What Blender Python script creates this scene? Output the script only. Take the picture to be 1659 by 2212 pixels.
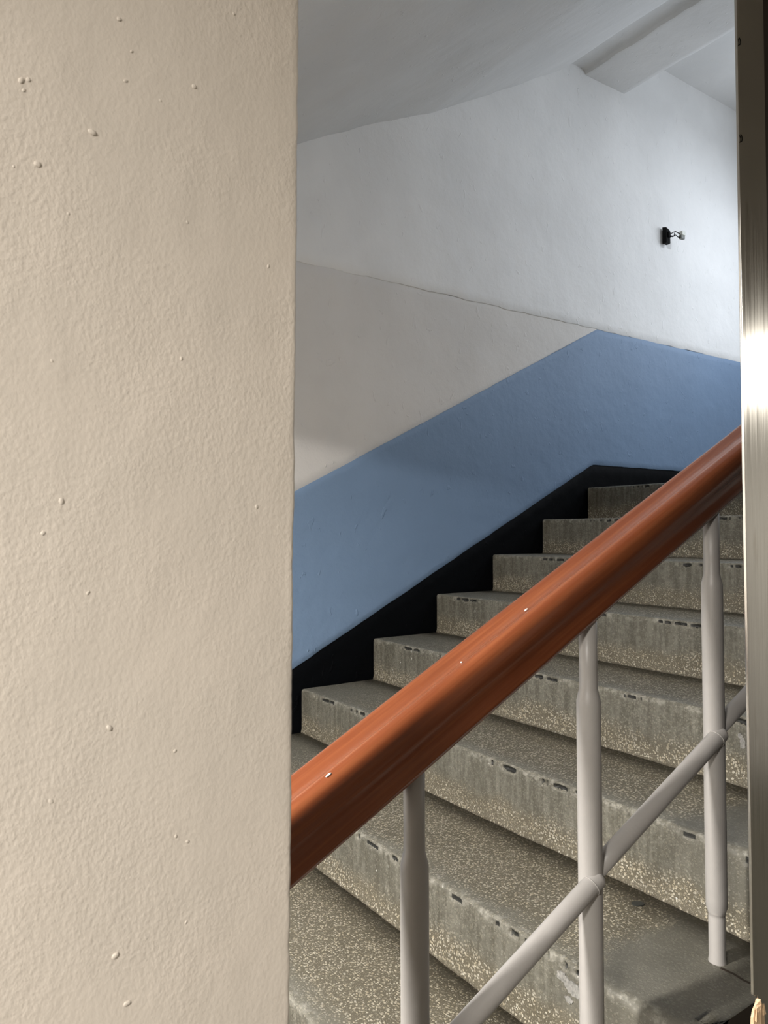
import bpy, bmesh, math, random
from mathutils import Vector, Matrix, noise

# ------------------------------------------------------------------ clear
for o in list(bpy.data.objects):
    bpy.data.objects.remove(o, do_unlink=True)
scn = bpy.context.scene
COL = scn.collection
random.seed(7)

# ------------------------------------------------------------------ camera
F_PX = 1601.16
YAW, PITCH, ROLL = 0.96743, 0.02589, -0.00343
CAM = Vector((-1.32, -2.4602, 0.5866))
fw = Vector((math.cos(YAW) * math.cos(PITCH), math.sin(YAW) * math.cos(PITCH), math.sin(PITCH)))
rt = Vector((math.sin(YAW), -math.cos(YAW), 0.0))
up = rt.cross(fw)
r2 = math.cos(ROLL) * rt + math.sin(ROLL) * up
u2 = -math.sin(ROLL) * rt + math.cos(ROLL) * up
cd = bpy.data.cameras.new('camera')
cam = bpy.data.objects.new('camera', cd)
COL.objects.link(cam)
M = Matrix((r2, u2, -fw)).transposed().to_4x4()
M.translation = CAM
cam.matrix_world = M
cd.sensor_fit = 'HORIZONTAL'
cd.sensor_width = 36.0
cd.lens = 36.0 * F_PX / 1659.0
cd.clip_start = 0.01
cd.dof.use_dof = True
cd.dof.focus_distance = 1.4
cd.dof.aperture_fstop = 22.0
scn.camera = cam

# ------------------------------------------------------------------ world, lights, exposure
w = bpy.data.worlds.new('world')
scn.world = w
w.use_nodes = True
bg = w.node_tree.nodes['Background']
bg.inputs[0].default_value = (0.75, 0.85, 1.0, 1)
bg.inputs[1].default_value = 0.6


def area(name, loc, target, sx, sy, watts, col, shape='RECTANGLE', spread=180):
    l = bpy.data.lights.new(name, 'AREA')
    l.shape = shape
    l.size = sx
    if shape in ('RECTANGLE', 'ELLIPSE'):
        l.size_y = sy
    l.energy = watts
    l.color = col
    l.spread = math.radians(spread)
    o = bpy.data.objects.new(name, l)
    COL.objects.link(o)
    o.location = loc
    d = Vector(target) - Vector(loc)
    o.rotation_euler = d.to_track_quat('-Z', 'Y').to_euler()
    return o


WARM = (1.0, 0.955, 0.89)
# ceiling lamp of the stair hall, left of the flight
area('hall_lamp', (-2.40, -1.45, 1.316), (-2.40, -1.45, 0.0), 0.20, 0.20, 215, (1.0, 0.965, 0.92), 'DISK')
# ceiling lamps of the corridor the photographer stands in
area('corridor_lamp', (-2.60, -2.85, 1.36), (-2.60, -2.85, 0.0), 0.30, 0.30, 112, WARM, 'DISK')
area('corridor_lamp', (2.25, -3.34, 1.375), (2.25, -3.34, 0.0), 0.18, 0.18, 30, (1.0, 0.95, 0.86), 'DISK')
# cool ceiling lamp of the landing and daylight through the landing window
area('landing_lamp', (2.68, -1.65, 2.92), (2.68, -1.65, 0.0), 0.30, 0.30, 25.5, (0.865, 0.925, 1.0), 'DISK')
area('window_daylight', (3.22, -0.95, 2.15), (0.6, -0.9, 1.95), 1.3, 0.9, 12, (0.84, 0.91, 1.0))

vs = scn.view_settings
vs.view_transform = 'Standard'
vs.look = 'None'
vs.gamma = 1.0
vs.use_curve_mapping = False
vs.exposure = 0.0

# ------------------------------------------------------------------ constants of the place
H = 0.16          # riser
G = 0.3218        # going
W_ST = 1.81       # flight width
FLOOR = -0.96
HALL_C = 1.40
LAND_C = 3.155
LAND_END = 3.30
Y_NEAR = -1.93


# ------------------------------------------------------------------ helpers
def mesh_obj(name, verts, faces, mat, parent=None, smooth=False, mats=None):
    me = bpy.data.meshes.new(name)
    me.from_pydata([tuple(v) for v in verts], [], faces)
    me.update()
    if smooth:
        me.polygons.foreach_set('use_smooth', [True] * len(me.polygons))
    me.materials.append(mat)
    o = bpy.data.objects.new(name, me)
    COL.objects.link(o)
    if parent:
        o.parent = parent
    return o


def bm_obj(name, bm, mat, parent=None, smooth=False):
    me = bpy.data.meshes.new(name)
    bmesh.ops.recalc_face_normals(bm, faces=bm.faces)
    bm.to_mesh(me)
    bm.free()
    if smooth:
        me.polygons.foreach_set('use_smooth', [True] * len(me.polygons))
    me.materials.append(mat)
    o = bpy.data.objects.new(name, me)
    COL.objects.link(o)
    if parent:
        o.parent = parent
    return o


def bm_box(bm, x0, x1, y0, y1, z0, z1, bevel=0.0, seg=2):
    r = bmesh.ops.create_cube(bm, size=1.0)
    vs_ = r['verts']
    bmesh.ops.scale(bm, vec=(x1 - x0, y1 - y0, z1 - z0), verts=vs_)
    bmesh.ops.translate(bm, vec=((x0 + x1) / 2, (y0 + y1) / 2, (z0 + z1) / 2), verts=vs_)
    if bevel:
        es = list({e for v in vs_ for e in v.link_edges})
        bmesh.ops.bevel(bm, geom=es, offset=bevel, segments=seg, affect='EDGES', profile=0.5)


def box(name, x0, x1, y0, y1, z0, z1, mat, parent=None, bevel=0.0):
    bm = bmesh.new()
    bm_box(bm, x0, x1, y0, y1, z0, z1, bevel)
    return bm_obj(name, bm, mat, parent)


def empty(name, loc=(0, 0, 0)):
    o = bpy.data.objects.new(name, None)
    o.location = loc
    o.empty_display_size = 0.1
    COL.objects.link(o)
    return o


def tag(o, label=None, cat=None, group=None, kind=None):
    if label:
        o['label'] = label
    if cat:
        o['category'] = cat
    if group:
        o['group'] = group
    if kind:
        o['kind'] = kind
    return o


def struct(o):
    o['kind'] = 'structure'
    return o


def sweep(name, pts, radii, mat, parent=None, n=20, cap=True):
    """tube through pts with a radius at each point"""
    verts, faces = [], []
    pts = [Vector(p) for p in pts]
    for i, p in enumerate(pts):
        a = pts[max(0, i - 1)]
        b = pts[min(len(pts) - 1, i + 1)]
        t = (b - a).normalized()
        ref = Vector((0, 1, 0)) if abs(t.y) < 0.9 else Vector((1, 0, 0))
        s = t.cross(ref).normalized()
        q = s.cross(t).normalized()
        for k in range(n):
            an = 2 * math.pi * k / n
            verts.append(p + radii[i] * (math.cos(an) * s + math.sin(an) * q))
    for i in range(len(pts) - 1):
        for k in range(n):
            k2 = (k + 1) % n
            faces.append((i * n + k, i * n + k2, (i + 1) * n + k2, (i + 1) * n + k))
    if cap:
        faces.append(tuple(range(n)))
        faces.append(tuple((len(pts) - 1) * n + k for k in reversed(range(n))))
    me = bpy.data.meshes.new(name)
    me.from_pydata([tuple(v) for v in verts], [], faces)
    bm = bmesh.new()
    bm.from_mesh(me)
    bpy.data.meshes.remove(me)
    return bm_obj(name, bm, mat, parent, smooth=True)


def fbm(x, y, z=0.0, o=3):
    return noise.fractal(Vector((x, y, z)), 1.0, 2.0, o)


# ------------------------------------------------------------------ materials
class NT:
    def __init__(self, name):
        self.m = bpy.data.materials.new(name)
        self.m.use_nodes = True
        self.t = self.m.node_tree
        self.b = self.t.nodes['Principled BSDF']

    def n(self, typ, **kw):
        nd = self.t.nodes.new(typ)
        for k, v in kw.items():
            if k.startswith('_'):
                setattr(nd, k[1:], v)
        for k, v in kw.items():
            if not k.startswith('_'):
                key = int(k[1:]) if k[0] == 'i' and k[1:].isdigit() else k
                self.put(nd.inputs[key], v)
        return nd

    def put(self, sock, v):
        if isinstance(v, bpy.types.NodeSocket):
            self.t.links.new(v, sock)
        else:
            sock.default_value = v

    def math(self, op, a, b=0.0, c=0.0, clamp=False):
        nd = self.n('ShaderNodeMath', _operation=op, _use_clamp=clamp, i0=a, i1=b, i2=c)
        return nd.outputs[0]

    def ramp(self, v, a, b, lo=0.0, hi=1.0, smooth=True):
        nd = self.n('ShaderNodeMapRange', _interpolation_type='SMOOTHSTEP' if smooth else 'LINEAR')
        self.put(nd.inputs[0], v)
        for i, x in enumerate((a, b, lo, hi)):
            nd.inputs[i + 1].default_value = x
        return nd.outputs[0]

    def mix(self, f, a, b, blend='MIX'):
        nd = self.n('ShaderNodeMix', _data_type='RGBA', _blend_type=blend)
        self.put(nd.inputs[0], f)
        self.put(nd.inputs[6], a)
        self.put(nd.inputs[7], b)
        return nd.outputs[2]

    def noise(self, vec, scale, detail=3.0, rough=0.55, dist=0.0):
        nd = self.n('ShaderNodeTexNoise', Vector=vec, Scale=scale, Detail=detail, Roughness=rough, Distortion=dist)
        return nd.outputs['Fac']

    def vor(self, vec, scale, feature='F1', rnd=1.0):
        nd = self.n('ShaderNodeTexVoronoi', _feature=feature, Vector=vec, Scale=scale, Randomness=rnd)
        return nd

    def mapping(self, vec, scale=(1, 1, 1), rot=(0, 0, 0), loc=(0, 0, 0)):
        nd = self.n('ShaderNodeMapping', Vector=vec)
        nd.inputs['Scale'].default_value = scale
        nd.inputs['Rotation'].default_value = rot
        nd.inputs['Location'].default_value = loc
        return nd.outputs[0]

    def bump(self, h, dist, strength=1.0, normal=None):
        nd = self.n('ShaderNodeBump', Height=h, Distance=dist, Strength=strength)
        if normal is not None:
            self.put(nd.inputs['Normal'], normal)
        return nd.outputs[0]

    def pos(self):
        return self.n('ShaderNodeNewGeometry').outputs['Position']

    def obj(self):
        return self.n('ShaderNodeTexCoord').outputs['Object']


def c4(r, g, b):
    return (r, g, b, 1.0)


def plaster(name, col, var=0.06, rough=0.75, grain=1.0, spec=0.25):
    t = NT(name)
    p = t.pos()
    big = t.noise(p, 2.2, 3)
    dark = tuple(c * (1 - var) for c in col)
    lite = tuple(min(1, c * (1 + var * 0.6)) for c in col)
    t.put(t.b.inputs['Base Color'], t.mix(t.ramp(big, 0.3, 0.7), c4(*dark), c4(*lite)))
    t.b.inputs['Roughness'].default_value = rough
    t.b.inputs['Specular IOR Level'].default_value = spec
    trow = t.noise(p, 14, 3, 0.5)                              # trowel undulation
    fine = t.noise(p, 130, 2, 0.55)                            # brush / sand grain
    chip = t.ramp(t.noise(t.mapping(p, (1, 1, 0.6)), 34, 2, 0.5, 0.6), 0.67, 0.72)   # small scars
    h = t.math('ADD', t.math('MULTIPLY', trow, 1.2), t.math('MULTIPLY', fine, 0.16))
    h = t.math('ADD', h, t.math('MULTIPLY', chip, 0.40))
    t.put(t.b.inputs['Normal'], t.bump(h, 0.0045 * grain, 0.75))
    return t.m


M_WHITE = plaster('white_plaster_paint', (0.80, 0.80, 0.795))
M_CEIL = plaster('ceiling_paint', (0.69, 0.69, 0.685), grain=0.8)
M_GREY = plaster('warm_grey_paint', (0.68, 0.66, 0.635))
M_BLUE = plaster('blue_dado_paint', (0.180, 0.268, 0.405), var=0.05, rough=0.55, spec=0.35)
M_BLACK = plaster('black_skirting_paint', (0.0018, 0.0022, 0.003), rough=0.6, spec=0.06)
M_ROOM = plaster('corridor_paint', (0.40, 0.375, 0.34))


def cream():
    t = NT('cream_roller_paint')
    p = t.pos()
    big = t.noise(p, 6, 2)
    t.put(t.b.inputs['Base Color'], t.mix(t.ramp(big, 0.3, 0.7), c4(0.605, 0.550, 0.482), c4(0.635, 0.574, 0.502)))
    t.b.inputs['Roughness'].default_value = 0.48
    t.b.inputs['Specular IOR Level'].default_value = 0.3
    st = t.noise(t.mapping(p, (1, 1, 0.75)), 310, 3, 0.55, 0.0)     # roller stipple
    st = t.ramp(st, 0.25, 0.80)
    mask = t.ramp(t.noise(p, 9, 2, 0.5), 0.34, 0.62, 0.50, 1.0)
    fine = t.noise(p, 620, 1, 0.5)
    und = t.noise(p, 30, 2, 0.5)
    streak = t.noise(t.mapping(p, (150, 150, 6)), 1.0, 2, 0.5)
    h = t.math('MULTIPLY', st, mask)
    h = t.math('ADD', h, t.math('MULTIPLY', fine, 0.07))
    h = t.math('ADD', h, t.math('MULTIPLY', und, 0.7))
    h = t.math('ADD', h, t.math('MULTIPLY', streak, 0.10))
    t.put(t.b.inputs['Normal'], t.bump(h, 0.0007, 0.40))
    return t.m


M_CREAM = cream()


def terrazzo():
    t = NT('washed_terrazzo')
    p = t.pos()
    ob = t.obj()
    so = t.n('ShaderNodeSeparateXYZ', Vector=ob)
    ox, oy, oz = so.outputs
    gn = t.n('ShaderNodeNewGeometry').outputs['True Normal']
    nz = t.n('ShaderNodeSeparateXYZ', Vector=gn).outputs[2]
    top = t.ramp(nz, 0.45, 0.85)
    chipa = t.n('ShaderNodeAttribute', _attribute_name='chip').outputs['Fac']
    # aggregate
    pw = t.n('ShaderNodeVectorMath', _operation='ADD', i0=p)
    nv = t.n('ShaderNodeTexNoise', Vector=p, Scale=160.0, Detail=1.0)
    sc = t.n('ShaderNodeVectorMath', _operation='SCALE', i0=nv.outputs['Color'])
    sc.inputs['Scale'].default_value = 0.004
    t.put(pw.inputs[1], sc.outputs[0])
    v1 = t.vor(pw.outputs[0], 200)
    cell = t.n('ShaderNodeSeparateColor', Color=v1.outputs['Color'])
    edge = t.ramp(v1.outputs['Distance'], 0.36, 0.58, 1.0, 0.0)
    bright = t.math('MULTIPLY', t.ramp(cell.outputs[0], 0.20, 0.85), edge)
    v2 = t.vor(p, 520)
    c2 = t.n('ShaderNodeSeparateColor', Color=v2.outputs['Color'])
    fine = t.math('MULTIPLY', t.ramp(c2.outputs[1], 0.55, 1.0), t.ramp(v2.outputs['Distance'], 0.25, 0.55, 1.0, 0.0))
    agg = t.math('MAXIMUM', bright, t.math('MULTIPLY', fine, 0.7))
    hue = t.mix(cell.outputs[2], c4(0.34, 0.295, 0.205), c4(0.46, 0.435, 0.365))
    matrix = t.mix(t.noise(p, 7, 3), c4(0.072, 0.061, 0.039), c4(0.120, 0.105, 0.074))
    speck = t.mix(agg, matrix, hue)
    # cement / dirt film that covers the aggregate
    film_n = t.noise(p, 8, 5, 0.62)
    film_c = t.mix(t.noise(p, 22, 4, 0.65), c4(0.098, 0.094, 0.076), c4(0.165, 0.160, 0.134))
    # risers: grey film over the upper part, bare aggregate at the foot
    rz = t.math('ADD', oz, t.math('MULTIPLY', t.math('SUBTRACT', film_n, 0.5), 0.10))
    film_r = t.ramp(rz, -0.128, -0.075, 0.12, 0.86)
    strk = t.math('ADD', t.math('MULTIPLY', t.noise(t.mapping(p, (60, 60, 6)), 1.0, 4, 0.65), 0.55), t.math('MULTIPLY', t.noise(p, 75, 5, 0.7), 0.45))
    blot = t.noise(t.mapping(p, (14, 14, 8)), 1.0, 3, 0.6)
    riser_c = t.mix(t.ramp(strk, 0.40, 0.60), c4(0.066, 0.063, 0.049), film_c)
    riser_c = t.mix(t.ramp(blot, 0.50, 0.72, 0.0, 0.6), riser_c, c4(0.055, 0.052, 0.040))
    # treads: film along the worn nosing and at the open end, bare elsewhere
    tx = t.math('ADD', ox, t.math('MULTIPLY', t.math('SUBTRACT', film_n, 0.5), 0.12))
    film_t = t.ramp(tx, 0.005, 0.075, 0.72, 0.10)
    back = t.ramp(t.math('ADD', ox, t.math('MULTIPLY', t.math('SUBTRACT', film_n, 0.5), 0.06)), 0.275, 0.315, 0.0, 0.45)
    wallside = t.ramp(t.math('ADD', oy, t.math('MULTIPLY', film_n, 0.25)), -0.42, 0.02, 0.0, 0.75)
    ey = t.math('ADD', oy, t.math('MULTIPLY', t.math('SUBTRACT', film_n, 0.5), 0.22))
    end = t.ramp(ey, -1.60, -1.52, 0.92, 0.0)
    film_t = t.math('MAXIMUM', t.math('MAXIMUM', film_t, back), t.math('MAXIMUM', wallside, end))
    end_c = t.mix(t.noise(p, 11, 4, 0.6), c4(0.052, 0.050, 0.040), c4(0.135, 0.128, 0.105))
    tread_fc = t.mix(end, film_c, end_c)
    riser_c = t.mix(t.math('MULTIPLY', end, 0.7), riser_c, end_c)
    fcol = t.mix(top, riser_c, tread_fc)
    film = t.n('ShaderNodeMix', _data_type='FLOAT')
    t.put(film.inputs[0], top)
    t.put(film.inputs[2], film_r)
    t.put(film.inputs[3], film_t)
    film = film.outputs[0]
    colr = t.mix(film, speck, fcol)
    # thin pale wear line on the edge, dark brown line along the riser foot, dark in the chips
    wear_n = t.noise(p, 55, 3, 0.6)
    nose = t.math('MULTIPLY', t.ramp(oz, -0.024, -0.008), t.ramp(ox, 0.030, 0.012, 0.0, 1.0))
    colr = t.mix(t.math('MULTIPLY', nose, t.ramp(wear_n, 0.46, 0.70, 0.0, 0.48)), colr, c4(0.32, 0.31, 0.27))
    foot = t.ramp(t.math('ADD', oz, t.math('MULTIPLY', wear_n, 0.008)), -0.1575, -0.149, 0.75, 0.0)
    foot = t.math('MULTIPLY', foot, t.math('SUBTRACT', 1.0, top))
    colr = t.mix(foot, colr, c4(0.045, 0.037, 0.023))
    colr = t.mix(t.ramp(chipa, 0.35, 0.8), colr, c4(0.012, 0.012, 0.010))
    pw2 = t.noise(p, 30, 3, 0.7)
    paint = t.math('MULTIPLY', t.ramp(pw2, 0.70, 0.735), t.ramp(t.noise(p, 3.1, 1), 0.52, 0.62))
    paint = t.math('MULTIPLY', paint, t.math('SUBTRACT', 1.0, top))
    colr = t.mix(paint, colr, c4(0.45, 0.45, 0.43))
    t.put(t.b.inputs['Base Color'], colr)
    t.put(t.b.inputs['Roughness'], t.math('SUBTRACT', 0.62, t.math('MULTIPLY', agg, 0.18)))
    t.b.inputs['Specular IOR Level'].default_value = 0.4
    h = t.math('MULTIPLY', agg, t.math('SUBTRACT', 1.0, t.math('MULTIPLY', film, 0.8)))
    h = t.math('ADD', h, t.math('MULTIPLY', t.noise(p, 40, 4, 0.6), 1.3))
    t.put(t.b.inputs['Normal'], t.bump(h, 0.0016, 0.7))
    return t.m


M_TERR = terrazzo()


def handrail_mat():
    t = NT('orange_brown_gloss_paint')
    p = t.pos()
    rp = t.mapping(p, (1, 1, 1), (0, 0.466, 0))
    st = t.noise(t.mapping(rp, (3.0, 90, 90)), 1.0, 3, 0.6)
    big = t.noise(p, 9, 3, 0.6)
    col = t.mix(t.ramp(st, 0.40, 0.68), c4(0.158, 0.044, 0.0165), c4(0.205, 0.063, 0.024))
    col = t.mix(t.ramp(big, 0.45, 0.75, 0.0, 0.15), col, c4(0.145, 0.037, 0.013))
    t.put(t.b.inputs['Base Color'], col)
    t.put(t.b.inputs['Roughness'], t.ramp(big, 0.3, 0.7, 0.17, 0.24))
    t.b.inputs['Specular IOR Level'].default_value = 0.5
    h = t.math('ADD', t.noise(t.mapping(rp, (10, 60, 60)), 1.0, 3, 0.5), t.math('MULTIPLY', t.noise(p, 260, 2), 0.10))
    t.put(t.b.inputs['Normal'], t.bump(h, 0.0006, 0.4))
    return t.m


M_RAIL = handrail_mat()


def metal_paint():
    t = NT('pale_grey_metal_paint')
    p = t.pos()
    n_ = t.noise(p, 18, 3)
    t.put(t.b.inputs['Base Color'], t.mix(n_, c4(0.27, 0.257, 0.243), c4(0.315, 0.30, 0.285)))
    t.b.inputs['Roughness'].default_value = 0.42
    h = t.math('ADD', t.noise(p, 45, 3), t.math('MULTIPLY', t.noise(p, 300, 1), 0.12))
    t.put(t.b.inputs['Normal'], t.bump(h, 0.0011, 0.5))
    return t.m


M_POST = metal_paint()


def steel():
    t = NT('brushed_stainless_steel')
    p = t.pos()
    br = t.noise(t.mapping(p, (420, 420, 5)), 1.0, 3, 0.6)
    sm = t.noise(t.mapping(p, (60, 60, 9)), 1.0, 3, 0.6)
    t.put(t.b.inputs['Base Color'], t.mix(t.ramp(sm, 0.58, 0.78, 0.0, 0.35), c4(0.60, 0.58, 0.54), c4(0.38, 0.34, 0.28)))
    t.b.inputs['Metallic'].default_value = 1.0
    t.put(t.b.inputs['Roughness'], t.ramp(br, 0.3, 0.7, 0.17, 0.26))
    und = t.noise(t.mapping(p, (12, 12, 4)), 1.0, 2)
    h = t.math('ADD', t.math('MULTIPLY', br, 0.10), t.math('MULTIPLY', und, 1.0))
    t.put(t.b.inputs['Normal'], t.bump(h, 0.0012, 0.4))
    return t.m


M_STEEL = steel()


def simple(name, col, rough=0.5, metal=0.0, nscale=30.0, var=0.15, bump=0.0006):
    t = NT(name)
    p = t.pos()
    n_ = t.noise(p, nscale, 3)
    t.put(t.b.inputs['Base Color'], t.mix(n_, c4(*[c * (1 - var) for c in col]), c4(*[min(1, c * (1 + var)) for c in col])))
    t.b.inputs['Roughness'].default_value = rough
    t.b.inputs['Metallic'].default_value = metal
    t.put(t.b.inputs['Normal'], t.bump(n_, bump, 0.4))
    return t.m


M_DARKDOOR = simple('dark_brown_door_paint', (0.022, 0.014, 0.009), 0.5)
M_DARKSIDE = simple('dark_brown_string_paint', (0.040, 0.031, 0.022), 0.65)
M_BLACKPL = simple('black_plastic', (0.003, 0.003, 0.003), 0.7)
M_BLACKPL.node_tree.nodes['Principled BSDF'].inputs['Specular IOR Level'].default_value = 0.12
M_CONN = simple('clear_grey_connector_plastic', (0.68, 0.70, 0.64), 0.3)
M_CONN_D = simple('grey_connector_body', (0.13, 0.14, 0.12), 0.35)
M_SPECK = simple('white_paint_speck', (0.75, 0.74, 0.70), 0.5)
M_SPOT = simple('dark_oil_spot', (0.022, 0.024, 0.022), 0.5)
M_OLDPAINT = simple('worn_white_paint', (0.20, 0.195, 0.18), 0.7, nscale=220.0, var=0.85)
M_FRAME = simple('white_window_frame_paint', (0.7, 0.7, 0.69), 0.4)


def wood():
    t = NT('pale_splintered_wood')
    p = t.pos()
    g = t.noise(t.mapping(p, (220, 220, 10)), 1.0, 4, 0.65)
    t.put(t.b.inputs['Base Color'], t.mix(t.ramp(g, 0.35, 0.65), c4(0.42, 0.27, 0.15), c4(0.66, 0.49, 0.32)))
    t.b.inputs['Roughness'].default_value = 0.75
    t.put(t.b.inputs['Normal'], t.bump(g, 0.002, 0.7))
    return t.m


M_WOOD = wood()


# ------------------------------------------------------------------ the stair wall with its painted bands
def interp(pts, x):
    if x <= pts[0][0]:
        (a, b), (c, d) = pts[0], pts[1]
    elif x >= pts[-1][0]:
        (a, b), (c, d) = pts[-2], pts[-1]
    else:
        for (a, b), (c, d) in zip(pts, pts[1:]):
            if a <= x <= c:
                break
    return b + (d - b) * (x - a) / (c - a)


X_L, X_R = -4.0, LAND_END
BLUE_TOP = lambda x: (0.7475 + 0.5065 * x) if x < 1.699 else 1.608
SKIRT_TOP = lambda x: (0.0935 + 0.4985 * x) if x < 1.650 else 0.916
GREY_TOP = lambda x: 1.608


def panel(name, x0, x1, flo, fhi, yf, mat, parent, dx=0.02, nz=14, jit=0.003, amp=0.0016, thick=0.012, seed=0.0):
    xs = []
    n = max(2, int(round((x1 - x0) / dx)))
    for i in range(n + 1):
        xs.append(x0 + (x1 - x0) * i / n)
    verts, faces = [], []
    for i, x in enumerate(xs):
        lo = flo(x) + jit * fbm(x * 9, seed, 1.7) + jit * 0.5 * fbm(x * 41, seed, 5.1)
        hi = fhi(x) + jit * fbm(x * 9, seed + 4.2, 8.7) + jit * 0.5 * fbm(x * 41, seed + 9.0, 2.1)
        hi = max(hi, lo + 0.0005)
        e = min(0.002, (hi - lo) * 0.2)
        zs = [lo, lo + e] + [lo + e + (hi - lo - 2 * e) * k / nz for k in range(1, nz)] + [hi - e, hi]
        for k, z in enumerate(zs):
            d = amp * fbm(x * 2.6, z * 2.6, seed) + amp * 0.4 * fbm(x * 13, z * 13, seed + 3)
            y = yf - d
            if k in (0, len(zs) - 1):
                y = yf - d + 0.0018
            verts.append((x, y, z))
        verts.append((x, yf + thick, hi))
        verts.append((x, yf + thick, lo))
    m = len(verts) // len(xs)
    for i in range(n):
        for k in range(m):
            k2 = (k + 1) % m
            faces.append((i * m + k, (i + 1) * m + k, (i + 1) * m + k2, i * m + k2))
    faces.append(tuple(range(m)))
    faces.append(tuple(n * m + k for k in reversed(range(m))))
    me = bpy.data.meshes.new(name)
    me.from_pydata(verts, [], faces)
    bm = bmesh.new()
    bm.from_mesh(me)
    bpy.data.meshes.remove(me)
    return bm_obj(name, bm, mat, parent, smooth=True)


wall_far = struct(box('wall_far', X_L, X_R + 0.15, 0.012, 0.16, FLOOR - 0.1, 4.2, M_WHITE))
tag(wall_far, 'plastered stair wall painted white above blue and black bands beside the steps', 'wall')
panel('white_plaster', X_L, X_R, GREY_TOP, lambda x: 4.1, -0.0038, M_WHITE, wall_far, nz=60, jit=0.0055, seed=1.0)
p_ = panel('grey_band', X_L, 1.70, lambda x: BLUE_TOP(x) - 0.002, lambda x: 1.612, -0.0008, M_GREY, wall_far, nz=20, jit=0.002, seed=2.0)
tag(p_, 'warm grey painted band below the white plaster')
p_ = panel('blue_band', X_L, X_R, lambda x: max(SKIRT_TOP(x), FLOOR - 0.2), lambda x: max(BLUE_TOP(x), FLOOR - 0.15), -0.0045, M_BLUE, wall_far, nz=24, jit=0.0022, seed=3.0)
tag(p_, 'blue painted dado band climbing with the stairs')
p_ = panel('black_skirting', X_L, X_R, lambda x: SKIRT_TOP(x) - 0.33 if x < 1.65 else 0.6, lambda x: SKIRT_TOP(x) + 0.004, -0.0008, M_BLACK, wall_far, nz=6, jit=0.0, amp=0.0006, seed=4.0)
tag(p_, 'black painted skirting band along the steps')

wall_far.location.y = 0.009

# ------------------------------------------------------------------ ceiling: soffit of the flight above, beam, landing slab
SOF = [(-1.56, 1.208), (-0.6, 1.735), (0.0, 2.061), (0.315, 2.232), (0.645, 2.387), (1.09, 2.644), (1.488, 2.884)]
prof = []
nx = 120
for i in range(nx + 1):
    x = -1.56 + (1.488 + 1.56) * i / nx
    prof.append((x, interp(SOF, x), 1.0))
prof += [(1.493, 2.896, .3), (1.498, 2.910, .3), (1.52, 2.918, .5), (1.56, 2.921, .5), (1.60, 2.920, .5), (1.624, 2.914, .4),
         (1.632, 2.900, .3), (1.640, 2.899, .3)]
for i in range(1, 12):
    prof.append((1.640 + (1.936 - 1.640) * i / 12, 2.900 + 0.003 * i / 12, .4))
prof += [(1.936, 2.903, .3), (1.941, 2.908, .3), (1.941, 3.0, .3), (1.941, 3.15, .2), (1.946, 3.155, .3)]
for i in range(1, 16):
    prof.append((1.946 + (LAND_END - 1.946) * i / 15, 3.157, .4))
ny = 96
verts, faces = [], []
YS = [0.006 - (2.706) * j / ny for j in range(ny + 1)]
for j, y in enumerate(YS):
    for (x, z, a) in prof:
        d = a * (0.006 * fbm(x * 1.7, y * 1.7, 3.3) + 0.0028 * fbm(x * 7 + y * 3, y * 5, 9.1))
        ex = 0.0
        if 1.62 < x < 1.66:
            ex = 0.010 * fbm(y * 7, 4.4, 2.0) + 0.004 * fbm(y * 31, 1.4, 2.0)
        if 1.93 < x < 1.95:
            ex = 0.004 * fbm(y * 9, 7.4, 2.0)
        if j < 6:
            d += (1 - j / 6) * 0.006 * fbm(x * 6, 3.0, 1.0) * a
        verts.append((x + ex, y, z - d))
m = len(prof)
for j in range(ny):
    for i in range(m - 1):
        faces.append((j * m + i, (j + 1) * m + i, (j + 1) * m + i + 1, j * m + i + 1))
ceil_o = struct(mesh_obj('ceiling', verts, faces, M_CEIL, smooth=True))
tag(ceil_o, 'sloping grey plaster soffit of the flight above with a beam at the landing', 'ceiling')
me = ceil_o.data
for pl in me.polygons:
    c = pl.center
    if 1.49 < c.x < 1.50 or 1.622 < c.x < 1.642 or 1.93 < c.x < 1.95:
        pl.use_smooth = False
# slab bodies above the visible faces
box('slab', X_L, -1.60, -1.832, 0.012, HALL_C, HALL_C + 0.15, M_CEIL, ceil_o)
box('beam', -1.66, -1.615, Y_NEAR, 0.0, 1.198, HALL_C, M_CEIL, ceil_o)
bm = bmesh.new()
sl = [(-1.63, 1.21), (1.50, 2.92), (1.50, 3.10), (-1.63, 1.40)]
for y in (-2.70, 0.012):
    for (x, z) in sl:
        bm.verts.new((x, y, z))
bm.verts.ensure_lookup_table()
for f_ in [(0, 1, 2, 3), (4, 5, 6, 7), (0, 1, 5, 4), (1, 2, 6, 5), (2, 3, 7, 6), (3, 0, 4, 7)]:
    bm.faces.new([bm.verts[i] for i in f_])
bm_obj('slab', bm, M_CEIL, ceil_o)
box('beam', 1.50, 1.925, -2.70, 0.012, 2.925, 3.20, M_CEIL, ceil_o)
box('slab', 1.90, LAND_END + 0.15, -2.70, 0.012, 3.17, 3.32, M_CEIL, ceil_o)

# ------------------------------------------------------------------ landing end wall with the window that lights the stair
wr = struct(empty('wall_right', (LAND_END, -0.95, 0.8)))
tag(wr, 'end wall of the stair landing with a daylight window', 'wall')


def wr_box(x0, x1, y0, y1, z0, z1):
    o = box('masonry', x0 - LAND_END, x1 - LAND_END, y0 + 0.95, y1 + 0.95, z0 - 0.8, z1 - 0.8, M_WHITE, wr)
    return o


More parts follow.
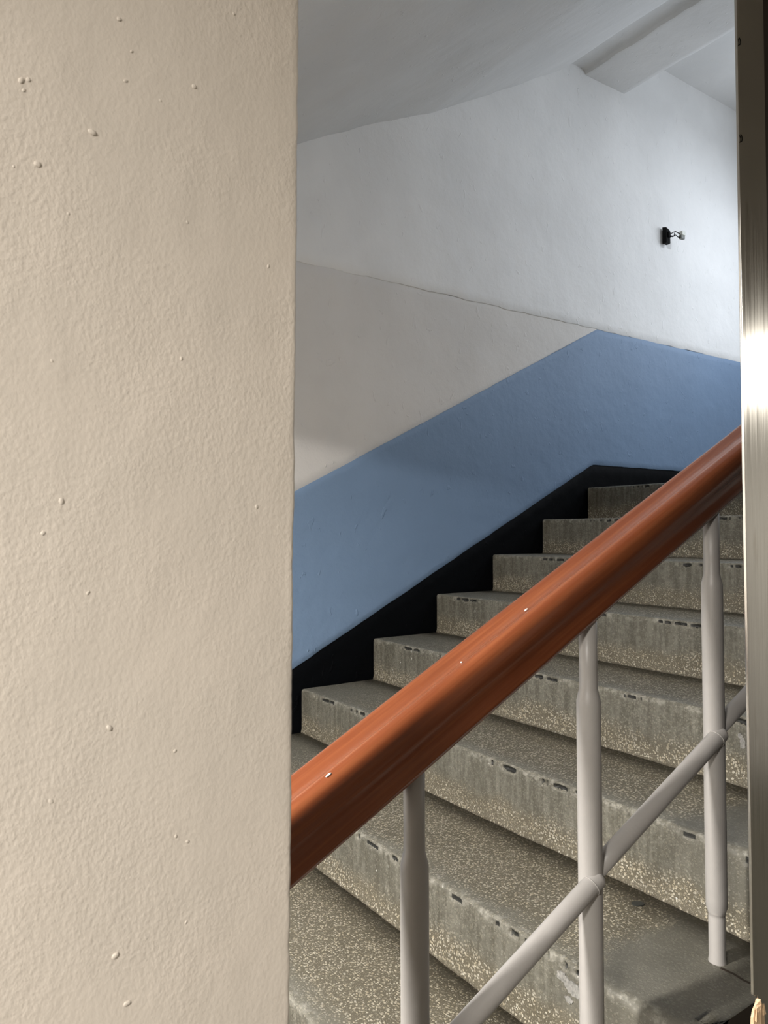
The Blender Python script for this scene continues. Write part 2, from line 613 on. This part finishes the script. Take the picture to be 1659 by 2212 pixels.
WY0, WY1, WZ0, WZ1 = -1.62, -0.28, 1.68, 2.62
wr_box(LAND_END, LAND_END + 0.15, -2.70, 0.012, 0.5, WZ0)
wr_box(LAND_END, LAND_END + 0.15, -2.70, 0.012, WZ1, 3.3)
wr_box(LAND_END, LAND_END + 0.15, WY1, 0.012, WZ0, WZ1)
wr_box(LAND_END, LAND_END + 0.15, -2.70, WY0, WZ0, WZ1)
win = struct(empty('window_1', (LAND_END + 0.08, (WY0 + WY1) / 2, (WZ0 + WZ1) / 2)))
hw, hh = (WY1 - WY0) / 2, (WZ1 - WZ0) / 2
for (a, b, c, d) in [(-hw, -hw + .05, -hh, hh), (hw - .05, hw, -hh, hh), (-.025, .025, -hh + .05, hh - .05),
                     (-hw + .05, hw - .05, hh - .05, hh), (-hw + .05, hw - .05, -hh, -hh + .05)]:
    box('window_frame', -.025, .025, a, b, c, d, M_FRAME, win)

# ------------------------------------------------------------------ staircase
stairs = empty('staircase', (-5 * G, -W_ST / 2, FLOOR))
tag(stairs, 'worn grey terrazzo staircase climbing to the right along the blue banded wall', 'staircase')


def chip_list(k):
    r = random.Random(100 + k)
    out = []
    y = -0.05
    while y > -W_ST:
        y -= r.uniform(0.03, 0.24)
        ext = r.uniform(0.03, 0.24)
        e = y - ext
        while y > e:                                # a run of small broken bits
            ln = r.choice([0.006, 0.009, 0.016, 0.03, 0.045]) * r.uniform(0.7, 1.3)
            out.append((y, y - ln, r.uniform(0.25, 1.0)))
            y -= ln + r.choice([0.004, 0.008, 0.016, 0.03])
    return out


NY = 330


def step(k):
    chips = chip_list(k)
    gx = G if k < 5 else (LAND_END - 0.015 - 5 * G)
    back = [gx * t for t in (1.0, 0.72, 0.48, 0.28, 0.14)] if k < 5 else [gx * t for t in (1.0, 0.6, 0.3, 0.15, 0.06)]
    verts, faces, attr = [], [], []
    for j in range(NY + 1):
        y = -W_ST * j / NY
        wob = 0.0022 * fbm(y * 5, k * 3.1, 0.3) + 0.0012 * fbm(y * 33, k * 3.1, 4.3)
        R = 0.010 + 0.005 * max(0, fbm(y * 4, k * 1.7, 7.0)) + 0.0035 * max(0, fbm(y * 28, k, 2.0))
        e = max(0.0, (-y - 1.60) / 0.21)
        R += 0.030 * e * e
        ex = 0.0
        if -y > W_ST - 0.045:                      # rounded end of the nosing in plan
            q = (-y - (W_ST - 0.045)) / 0.045
            ex = 0.035 * (1 - math.sqrt(max(0.0, 1 - q * q)))
        cd_ = 0.0
        for (a, b, s) in chips:
            if b <= y <= a:
                tt = (a - y) / (a - b)
                cd_ = s * math.sqrt(max(0, math.sin(math.pi * tt))) * (0.7 + 0.7 * noise.noise(Vector((y * 150, k * 7.3, 1))))
        cd_ = max(0, cd_)
        row = []
        for x in back:
            row.append((x, y, 0.0014 * fbm(x * 8, y * 8, k), 0))
        x0 = ex - wob
        row.append((x0 + R + 0.012, y, 0.0, 0))
        for a in range(6):
            an = math.pi / 2 * a / 5
            cin = (0, 0, 0, 0.0035, 0.010, 0.012)[a] * min(1, cd_ * 1.5)
            row.append((x0 + R - R * math.sin(an) + cin, y, -R + R * math.cos(an), 1 if (cd_ > .12 and a > 3) else 0))
        zc = -R - 0.0015
        row.append((x0 + 0.0120 * min(1, cd_ * 1.5), y, zc - 0.0015, 1 if cd_ > .12 else 0))
        row.append((x0 + 0.0060 * min(1, cd_ * 1.5), y, zc - 0.003 - 0.003 * cd_, .7 if cd_ > .5 else 0))
        row.append((x0, y, zc - 0.0065 - 0.004 * cd_, 0))
        row.append((x0, y, zc - 0.014, 0))
        for z in (-0.055, -0.09, -0.125, -0.147):
            row.append((x0 + 0.001 * fbm(y * 9, z * 9, k), y, z, 0))
        row.append((x0 - 0.003, y, -0.1575, 0))
        row.append((x0 - 0.005, y, -0.165, 0))
        row.append((0.002, y, -0.27, 0))
        row.append((gx, y, -0.12 if k < 5 else -0.27, 0))
        for v in row:
            verts.append(v[:3])
            attr.append(float(v[3]))
    m = len(verts) // (NY + 1)
    for j in range(NY):
        for i in range(m):
            i2 = (i + 1) % m
            faces.append((j * m + i, j * m + i2, (j + 1) * m + i2, (j + 1) * m + i))
    nmain = len(faces)
    faces.append(tuple(reversed(range(m))))
    faces.append(tuple(NY * m + i for i in range(m)))
    me = bpy.data.meshes.new('step')
    me.from_pydata(verts, [], faces)
    me.update()
    me.polygons.foreach_set('use_smooth', [True] * nmain + [False, False])
    at = me.attributes.new('chip', 'FLOAT', 'POINT')
    at.data.foreach_set('value', attr)
    me.materials.append(M_TERR)
    me.materials.append(M_DARKSIDE)
    me.polygons[nmain + 1].material_index = 1
    o = bpy.data.objects.new('step', me)
    COL.objects.link(o)
    o.parent = stairs
    o.location = Vector((k * G, 0.0, k * H)) - stairs.location
    return o


for k in range(-5, 6):
    step(k)

# dark cut across the end of a tread beside the baluster foot
bm = bmesh.new()
pts = [(-0.122, -1.728), (-0.120, -1.750), (-0.1235, -1.770), (-0.121, -1.790), (-0.123, -1.806)]
for (x, y) in pts:
    for dx in (-0.0022, 0.0022):
        for z in (-0.161, -0.1588):
            bm.verts.new((x + dx + 5 * G, y + W_ST / 2, z - FLOOR))
bm.verts.ensure_lookup_table()
for i in range(len(pts) - 1):
    a, b = i * 4, i * 4 + 4
    for (p0, p1) in ((0, 1), (1, 3), (3, 2), (2, 0)):
        bm.faces.new([bm.verts[a + p0], bm.verts[a + p1], bm.verts[b + p1], bm.verts[b + p0]])
o = bm_obj('joint_line', bm, M_DARKDOOR, stairs)
tag(o, 'dark open joint across the tread end')


# flat marks on the steps: an oily dark spot and splashes of old white paint
def patch(name, centre, ax_u, ax_v, ru, rv, mat, seed, label):
    n = 26
    u, v = Vector(ax_u), Vector(ax_v)
    nrm = u.cross(v)
    c = Vector(centre) - Vector(stairs.location)
    vs_ = [c + nrm * 0.0022]
    for lev in (0.0021, -0.002):
        for i in range(n):
            a = 2 * math.pi * i / n
            k = 1 + 0.45 * noise.noise(Vector((math.cos(a) * 2.2, math.sin(a) * 2.2, seed))) if seed else 1
            vs_.append(c + u * (ru * k * math.cos(a)) + v * (rv * k * math.sin(a)) + nrm * lev)
    fs = [(0, 1 + i, 1 + (i + 1) % n) for i in range(n)]
    fs += [(1 + i, 1 + n + i, 1 + n + (i + 1) % n, 1 + (i + 1) % n) for i in range(n)]
    o = mesh_obj(name, vs_, fs, mat, stairs)
    tag(o, label)


patch('dark_spot', (-0.053, -1.511, -0.16), (0.816, -0.578, 0), (0.578, 0.816, 0), 0.0130, 0.0085, M_SPOT, 0, 'dark oval spot on the tread')
for i, (y, z, ru, rv) in enumerate([(-1.556, -0.190, 0.014, 0.008), (-1.580, -0.199, 0.018, 0.012), (-1.604, -0.212, 0.010, 0.014), (-1.570, -0.222, 0.008, 0.006)]):
    patch('paint_splash', (-G, y, z), (0, -1, 0), (0, 0, 1), ru, rv, M_OLDPAINT, 3.1 + i, 'old white paint splash on a riser')
for i, (y, z, ru, rv) in enumerate([(-1.520, 0.100, 0.007, 0.013), (-1.514, 0.115, 0.006, 0.006)]):
    patch('paint_splash', (G, y, z), (0, -1, 0), (0, 0, 1), ru, rv, M_OLDPAINT, 9.1 + i, 'old white paint splash on a riser')

# ------------------------------------------------------------------ railing
YB = -1.713
SL = 0.503
rail = empty('stair_railing', (-0.107, YB, -0.16))
tag(rail, 'stair railing with orange brown handrail on pale grey metal balusters', 'railing')
RO = Vector(rail.location)
TOPZ = lambda x: 0.7655 + SL * x
sec_half = [(0.0, -0.0026), (0.008, -0.0020), (0.015, 0.0002), (0.021, 0.0018), (0.027, 0.0014), (0.0325, -0.0018), (0.0360, -0.0075),
            (0.0375, -0.0150), (0.0370, -0.0225), (0.0345, -0.0305), (0.0300, -0.0395), (0.0255, -0.0480), (0.0228, -0.0560), (0.0215, -0.0600),
            (0.0200, -0.0680), (0.0182, -0.0770), (0.0155, -0.0850), (0.0095, -0.0890)]
sec = sec_half + [(0.0, -0.0892)] + [(-a, b) for a, b in reversed(sec_half[1:])]
verts, faces = [], []
tx = Vector((1, 0, SL)).normalized()
nn = Vector((-tx.z, 0, tx.x))
NS = 160
XA, XB = -1.78, 1.72
for i in range(NS + 1):
    x = XA + (XB - XA) * i / NS
    c = Vector((x, YB, TOPZ(x)))
    for (s, q) in sec:
        wv = 0.0006 * fbm(x * 5, s * 9, q * 9)
        verts.append(c + Vector((0, s, 0)) + nn * (q + wv) - RO)
ms = len(sec)
for i in range(NS):
    for k in range(ms):
        k2 = (k + 1) % ms
        faces.append((i * ms + k, (i + 1) * ms + k, (i + 1) * ms + k2, i * ms + k2))
faces.append(tuple(range(ms)))
faces.append(tuple(NS * ms + k for k in reversed(range(ms))))
me = bpy.data.meshes.new('tmp')
me.from_pydata([tuple(v) for v in verts], [], faces)
bm = bmesh.new()
bm.from_mesh(me)
bpy.data.meshes.remove(me)
hr = bm_obj('handrail', bm, M_RAIL, rail, smooth=True)
tag(hr, 'glossy orange brown handrail')
# flecks of white wall paint on the handrail
for (x, s, q, a, b) in [(-0.575, -0.012, 0.0012, .0036, .0016), (-0.8985, -0.026, 0.0022, .0040, .0018), (-0.694, -0.014, 0.0015, .0016, .0012),
                        (-0.62, -0.035, -0.012, .0010, .0008)]:
    bm = bmesh.new()
    bmesh.ops.create_icosphere(bm, subdivisions=2, radius=1.0)
    bmesh.ops.scale(bm, vec=(a, b, 0.0010), verts=bm.verts)
    for v in bm.verts:
        v.co.x += 0.0008 * noise.noise(v.co * 900)
    bmesh.ops.rotate(bm, cent=(0, 0, 0), matrix=Matrix.Rotation(-math.atan(SL), 3, 'Y'), verts=bm.verts)
    c = Vector((x, YB + s, TOPZ(x))) + nn * q - RO
    bmesh.ops.translate(bm, vec=c, verts=bm.verts)
    o = bm_obj('paint_fleck', bm, M_SPECK, hr, smooth=True)

LOWZ = lambda x: 0.2855 + 0.496 * x
BX = [-0.107 + 0.327 * j for j in range(-4, 6)]
for j, x in enumerate(BX):
    z0 = (j - 4 - 1) * H
    ztop = TOPZ(x) - 0.090
    zs = [(z0 - 0.012, .0150), (z0 + 0.002, .0148), (z0 + 0.008, .0138), (z0 + 0.078, .0138), (z0 + 0.082, .0132), (z0 + 0.0835, .0146),
          (z0 + 0.0860, .0146), (z0 + 0.094, .0176), (z0 + 0.11, .0179), (z0 + 0.645, .0179), (z0 + 0.652, .0178), (z0 + 0.664, .0150), (z0 + 0.669, .0137),
          (z0 + 0.70, .0135), (ztop, .0135)]
    b_ = sweep('baluster', [Vector((x, YB, z)) - RO for z, r in zs], [r for z, r in zs], M_POST, rail, n=28)
    # weld bead where the upper end of the lower rail meets the baluster
    bm = bmesh.new()
    zc = LOWZ(x)
    nt = 22
    tvec = Vector((1, 0, .496)).normalized()
    nv = Vector((-tvec.z, 0, tvec.x))
    cc = Vector((x - 0.011, YB - 0.0095, zc - 0.006)) - RO
    rings = []
    for a in range(nt):
        an = 2 * math.pi * a / nt
        rad = 0.0150
        dirv = math.cos(an) * nv + math.sin(an) * Vector((0, 1, 0))
        ring = []
        for b in range(8):
            bn = 2 * math.pi * b / 8
            tr = 0.0009 * (1 + 0.35 * noise.noise(Vector((an * 3, j, 1.0))))
            ring.append(bm.verts.new(cc + dirv * (rad + tr * math.cos(bn)) + tvec * tr * math.sin(bn)))
        rings.append(ring)
    for a in range(nt):
        for b in range(8):
            bm.faces.new([rings[a][b], rings[(a + 1) % nt][b], rings[(a + 1) % nt][(b + 1) % 8], rings[a][(b + 1) % 8]])
    bm_obj('weld_bead', bm, M_POST, b_, smooth=True)
for j in range(len(BX) - 1):
    xa, xb = BX[j] + 0.004, BX[j + 1] + 0.001
    A = Vector((xa, YB + 0.001, LOWZ(xa)))
    B = Vector((xb, YB - 0.0105, LOWZ(xb)))
    pts, rad = [], []
    for i in range(7):
        pts.append(A.lerp(B, i / 6))
        rad.append(0.0142)
    d = (B - A).normalized()
    for (s, rr) in ((0.003, .0136), (0.0065, .0110), (0.009, .0070), (0.0102, .0010)):
        pts.append(B + d * s)
        rad.append(rr)
    sweep('lower_rail', [p - RO for p in pts], rad, M_POST, rail, n=24)

# ------------------------------------------------------------------ cream wall right in front of the photographer
XE = -1.0410
wn = struct(empty('wall_near', (-2.5, Y_NEAR + 0.06, FLOOR)))
tag(wn, 'cream wall end with bumpy roller paint in the left foreground', 'wall')
WO = Vector(wn.location)
verts, faces = [], []
edge = [(-0.0, 0.100, 1), (-0.0, 0.0035, 1), (-0.0002, 0.0022, 1), (-0.0007, 0.0012, 1), (-0.0015, 0.0005, 1), (-0.0030, 0.0001, 1)]
xs = [XE - 0.006 - (0.26) * (i / 100) for i in range(101)] + [-1.5, -1.8, -2.5, -4.0]
zs = [-0.96, -0.3] + [0.0 + 1.15 * i / 330 for i in range(331)] + [1.30, 1.55]
cols_n = len(edge) + len(xs) + 1
for z in zs:
    wv = 0.0011 * fbm(z * 10, 2.0, 1.0) + 0.0006 * fbm(z * 55, 2.0, 1.0)
    wv += 0.0112 * (z - 0.62)
    wr_ = 0.0
    if z > 0.93:
        wr_ = 0.0012 * max(0.0, fbm(z * 60, 7.0, 1.0)) * min(1, (z - .93) / .03)
    for (dx, dy, _) in edge:
        verts.append(Vector((XE + dx + wv, Y_NEAR + dy - wr_ * 0.5, z)) - WO)
    for x in xs:
        d = 0.0011 * fbm(x * 7, z * 5, 0.0) + 0.0003 * fbm(x * 40, z * 26, 5.0)
        # wide drip / lap line left by the roller
        lap = -1.2158 + 0.004 * (z - 0.6)
        d += 0.00010 * (1.0 if x < lap else 0.0)
        t_ = max(0.0, 1 - (XE - x) / 0.03)
        d += wr_ * t_ * (0.5 + 0.5 * math.sin((z * 260) + x * 300))
        verts.append(Vector((x + wv * t_, Y_NEAR - d * 0.9, z)) - WO)
    verts.append(Vector((-4.0, Y_NEAR + 0.100, z)) - WO)
for j in range(len(zs) - 1):
    for i in range(cols_n):
        i2 = (i + 1) % cols_n
        faces.append((j * cols_n + i, j * cols_n + i2, (j + 1) * cols_n + i2, (j + 1) * cols_n + i))
faces.append(tuple(range(cols_n)))
faces.append(tuple((len(zs) - 1) * cols_n + i for i in reversed(range(cols_n))))
me = bpy.data.meshes.new('tmp')
me.from_pydata([tuple(v) for v in verts], [], faces)
bm = bmesh.new()
bm.from_mesh(me)
bpy.data.meshes.remove(me)
bm_obj('plaster_face', bm, M_CREAM, wn, smooth=True)
BLOBS = [(-1.2433, 0.8838, 0.0027),
         (-1.2388, 0.8860, 0.0020),
         (-1.1258, 0.9201, 0.0024),
         (-1.1983, 0.8630, 0.0034),
         (-1.2328, 0.8310, 0.0027),
         (-1.1807, 0.9502, 0.0020),
         (-1.1760, 0.9072, 0.0017),
         (-1.2135, 0.8024, 0.0015),
         (-1.2232, 0.7008, 0.0017),
         (-1.0648, 0.7966, 0.0017),
         (-1.1349, 0.7138, 0.0017),
         (-1.1512, 0.9011, 0.0014),
         (-1.1308, 0.8162, 0.0014),
         (-1.1844, 0.4518, 0.0024),
         (-1.2216, 0.4097, 0.0020),
         (-1.1798, 0.2960, 0.0027),
         (-1.1718, 0.2609, 0.0027),
         (-1.1387, 0.4285, 0.0017),
         (-1.1291, 0.3615, 0.0017),
         (-1.1377, 0.3672, 0.0014),
         (-1.1300, 0.3037, 0.0014),
         (-1.2165, 0.6073, 0.0024),
         (-1.0746, 0.6058, 0.0017),
         (-1.1993, 0.5453, 0.0017),
         (-1.2277, 0.5860, 0.0017),
         (-1.2416, 0.8779, 0.0017),
         (-1.0945, 0.9880, 0.0017),
         (-1.1719, 0.9301, 0.0014),
         (-1.2472, 0.8254, 0.0014)]
bm = bmesh.new()
bmesh.ops.create_icosphere(bm, subdivisions=2, radius=1.0)
for v in bm.verts:
    v.co *= 1.0 + 0.16 * noise.noise(v.co * 1.6)
first = bm_obj('paint_blob', bm, M_CREAM, wn, smooth=True)
for i, (x, z, r) in enumerate(BLOBS):
    o = first if i == 0 else first.copy()
    if i:
        COL.objects.link(o)
    o.location = Vector((x, Y_NEAR + 0.0002 - 0.0008 * fbm(x * 7, z * 5, 0.0), z)) - WO
    r *= 0.82
    o.scale = (r * random.uniform(1.0, 1.5), r * 0.55, r * random.uniform(0.75, 1.05))
    o.rotation_euler = (0, random.uniform(0, 3), 0)

# ------------------------------------------------------------------ steel clad door jamb, door leaf, broken batten
jm = empty('door_jamb', (-0.347, -1.89, FLOOR))
tag(jm, 'brushed stainless steel door jamb in the right foreground in front of the railing', 'door frame')
JO = Vector(jm.location)
poly = [(-0.3785, -0.0135), (-0.3700, -0.0165), (-0.3640, -0.0330), (-0.3580, -0.0560), (-0.3555, -0.30), (-0.3545, FLOOR), (-0.3135, FLOOR), (-0.3140, 1.395), (-0.3810, 1.395)]
left = []
for i in range(60):
    z = 1.39 - (1.39 + 0.010) * i / 59
    left.append((-0.3810 + 0.0022 * (1.39 - z) / 1.4 + 0.00035 * fbm(z * 14, 1, 1), z))
poly = poly[:-1] + left
bm = bmesh.new()
fr = [bm.verts.new(Vector((x, Y_NEAR, z)) - JO) for x, z in poly]
bm.faces.new(fr)
ret = bmesh.ops.extrude_face_region(bm, geom=bm.faces[:])
bmesh.ops.translate(bm, vec=(0, 0.004, 0), verts=[g for g in ret['geom'] if isinstance(g, bmesh.types.BMVert)])
st_o = bm_obj('steel_sheet', bm, M_STEEL, jm)
mod = st_o.modifiers.new('bevel', 'BEVEL')
mod.width = 0.0006
mod.segments = 2
mod.limit_method = 'ANGLE'
for (x, z) in [(-0.3792, 1.2365), (-0.3789, 1.106)]:
    pts = [Vector((x + 0.0036 * math.sin(a), Y_NEAR - 0.0010, z + 0.0048 * math.cos(a))) - JO for a in [math.pi * i / 8 for i in range(9)]]
    sweep('burr', pts, [0.0006] * 9, M_BLACKPL, jm, n=8)

wb = empty('wooden_batten', (-0.376, -1.92, FLOOR))
tag(wb, 'splintered pale wooden batten end below the foot of the steel jamb', 'batten')
BO = Vector(wb.location)
bm = bmesh.new()
rows = [(FLOOR, -0.3905, -0.3635), (-0.2, -0.3905, -0.3630), (-0.085, -0.3905, -0.3622), (-0.050, -0.3900, -0.3615), (-0.036, -0.3885, -0.3612), (-0.028, -0.3850, -0.3625),
        (-0.024, -0.3800, -0.3655), (-0.0175, -0.3760, -0.3715)]
rr = []
for i, (z, a, b) in enumerate(rows):
    d = 0.0 if i < 4 else 0.005 * (i - 3) / 4
    d *= 0.6
    ring = [(a + .001, -1.935 + d, z), ((a + b) / 2, -1.938 + d * .5, z + (0.001 if i > 4 else 0)), (b - .001, -1.935 + d, z), (b, -1.931, z), (a, -1.931, z)]
    rr.append([bm.verts.new(Vector(p) - BO) for p in ring])
for a, b in zip(rr, rr[1:]):
    for i in range(5):
        bm.faces.new([a[i], a[(i + 1) % 5], b[(i + 1) % 5], b[i]])
bm.faces.new(rr[0])
bm.faces.new(rr[-1])
bm_obj('batten', bm, M_WOOD, wb)
for (x, z, hgt) in [(-0.3835, -0.040, 0.016), (-0.3665, -0.038, 0.014)]:
    bm = bmesh.new()
    base = [(x - .003, -1.9375, z), (x + .003, -1.9375, z), (x + .002, -1.934, z), (x - .002, -1.934, z)]
    bv = [bm.verts.new(Vector(p) - BO) for p in base]
    tp = bm.verts.new(Vector((x + .001, -1.936, z + hgt)) - BO)
    for i in range(4):
        bm.faces.new([bv[i], bv[(i + 1) % 4], tp])
    bm.faces.new(bv)
    bm_obj('splinter', bm, M_WOOD, wb)

d1 = struct(empty('door_1', (0.2, -1.91, FLOOR)))
tag(d1, 'dark brown door leaf beyond the steel jamb at the right edge', 'door')
DO = Vector(d1.location)
o = box('door_leaf', -0.3110 - DO.x, 0.62 - DO.x, -1.925 - DO.y, -1.898 - DO.y, 0.005, HALL_C - 0.01 - FLOOR, M_DARKDOOR, d1, 0.003)
for (z0, z1) in ((0.15, 0.95), (1.1, 2.2)):
    box('door_panel', -0.20 - DO.x, 0.50 - DO.x, -1.933 - DO.y, -1.925 - DO.y, z0, z1, M_DARKDOOR, d1, 0.004)

# ------------------------------------------------------------------ junction fitting on the landing wall
jb = empty('wall_fitting', (2.256, -0.004, 2.213))
tag(jb, 'small black fitting with loose wires on the white wall above the blue band', 'fitting')
JB = Vector(jb.location)
bm = bmesh.new()
bm_box(bm, -0.016, 0.022, -0.026, 0.001, -0.050, 0.044, 0.004)
for v in bm.verts:                                        # slanted top, chipped corner
    if v.co.z > 0.02:
        v.co.z -= 0.35 * max(0, v.co.x + 0.016) + 0.25 * (-v.co.y)
bm_obj('housing', bm, M_BLACKPL, jb)
bm = bmesh.new()
bm_box(bm, -0.006, 0.014, -0.034, -0.025, -0.020, 0.012, 0.003)
bm_obj('terminal_cover', bm, M_BLACKPL, jb)
sweep('wire', [(0.010, -0.030, -0.002), (0.022, -0.040, 0.008), (0.034, -0.048, 0.014), (0.048, -0.053, 0.009), (0.066, -0.058, 0.002)], [.0024] * 5, M_BLACKPL, jb, n=10)
sweep('wire', [(0.008, -0.030, -0.010), (0.022, -0.042, -0.012), (0.034, -0.050, -0.006), (0.044, -0.054, -0.014), (0.060, -0.058, -0.020)], [.0024] * 5, M_BLACKPL, jb, n=10)
sweep('wire', [(0.004, -0.030, -0.014), (0.014, -0.044, -0.018), (0.026, -0.046, -0.012), (0.032, -0.044, 0.006)], [.0024] * 4, M_BLACKPL, jb, n=10)
bm = bmesh.new()
bm_box(bm, 0.064, 0.094, -0.072, -0.050, -0.004, 0.020, 0.003)
cn = bm_obj('connector', bm, M_CONN, jb)
tag(cn, 'pale wire connector block')
bm = bmesh.new()
bm_box(bm, 0.058, 0.090, -0.070, -0.052, -0.024, -0.004, 0.002)
bm_obj('connector_base', bm, M_CONN_D, cn)

# ------------------------------------------------------------------ rest of the hall and corridor (lights and reflections come from here)
fl = struct(box('floor', X_L, 3.4, -4.3, 0.012, FLOOR - 0.12, FLOOR, M_TERR))
tag(fl, 'terrazzo floor of the hall', 'floor')
struct(box('wall_left', X_L - 0.15, X_L, -4.3, 0.16, FLOOR - 0.1, 1.6, M_ROOM))
struct(box('wall_back', X_L, 3.4, -4.45, -4.3, FLOOR - 0.1, 1.6, M_ROOM))
cc_ = struct(box('ceiling', X_L, 3.4, -4.3, Y_NEAR + 0.03, HALL_C, HALL_C + 0.15, M_ROOM))
tag(cc_, 'flat corridor ceiling', 'ceiling')
w2 = struct(empty('wall_front', (1.9, Y_NEAR + 0.05, FLOOR)))
tag(w2, 'wall between the corridor and the stair beyond the door', 'wall')
box('masonry', 0.63 - 1.9, 3.4 - 1.9, -0.05, 0.05, 0.0, HALL_C - FLOOR, M_ROOM, w2)
box('masonry', -2.2 - 1.9, 3.4 - 1.9, -2.80 - (Y_NEAR + 0.05), -2.70 - (Y_NEAR + 0.05), HALL_C + 0.15 - FLOOR, 4.2 - FLOOR, M_WHITE, w2)

box('masonry', 3.40 - 1.9, 3.55 - 1.9, -4.45 - (Y_NEAR + 0.05), 0.05, -0.1, HALL_C + 0.15 - FLOOR, M_WHITE, w2)
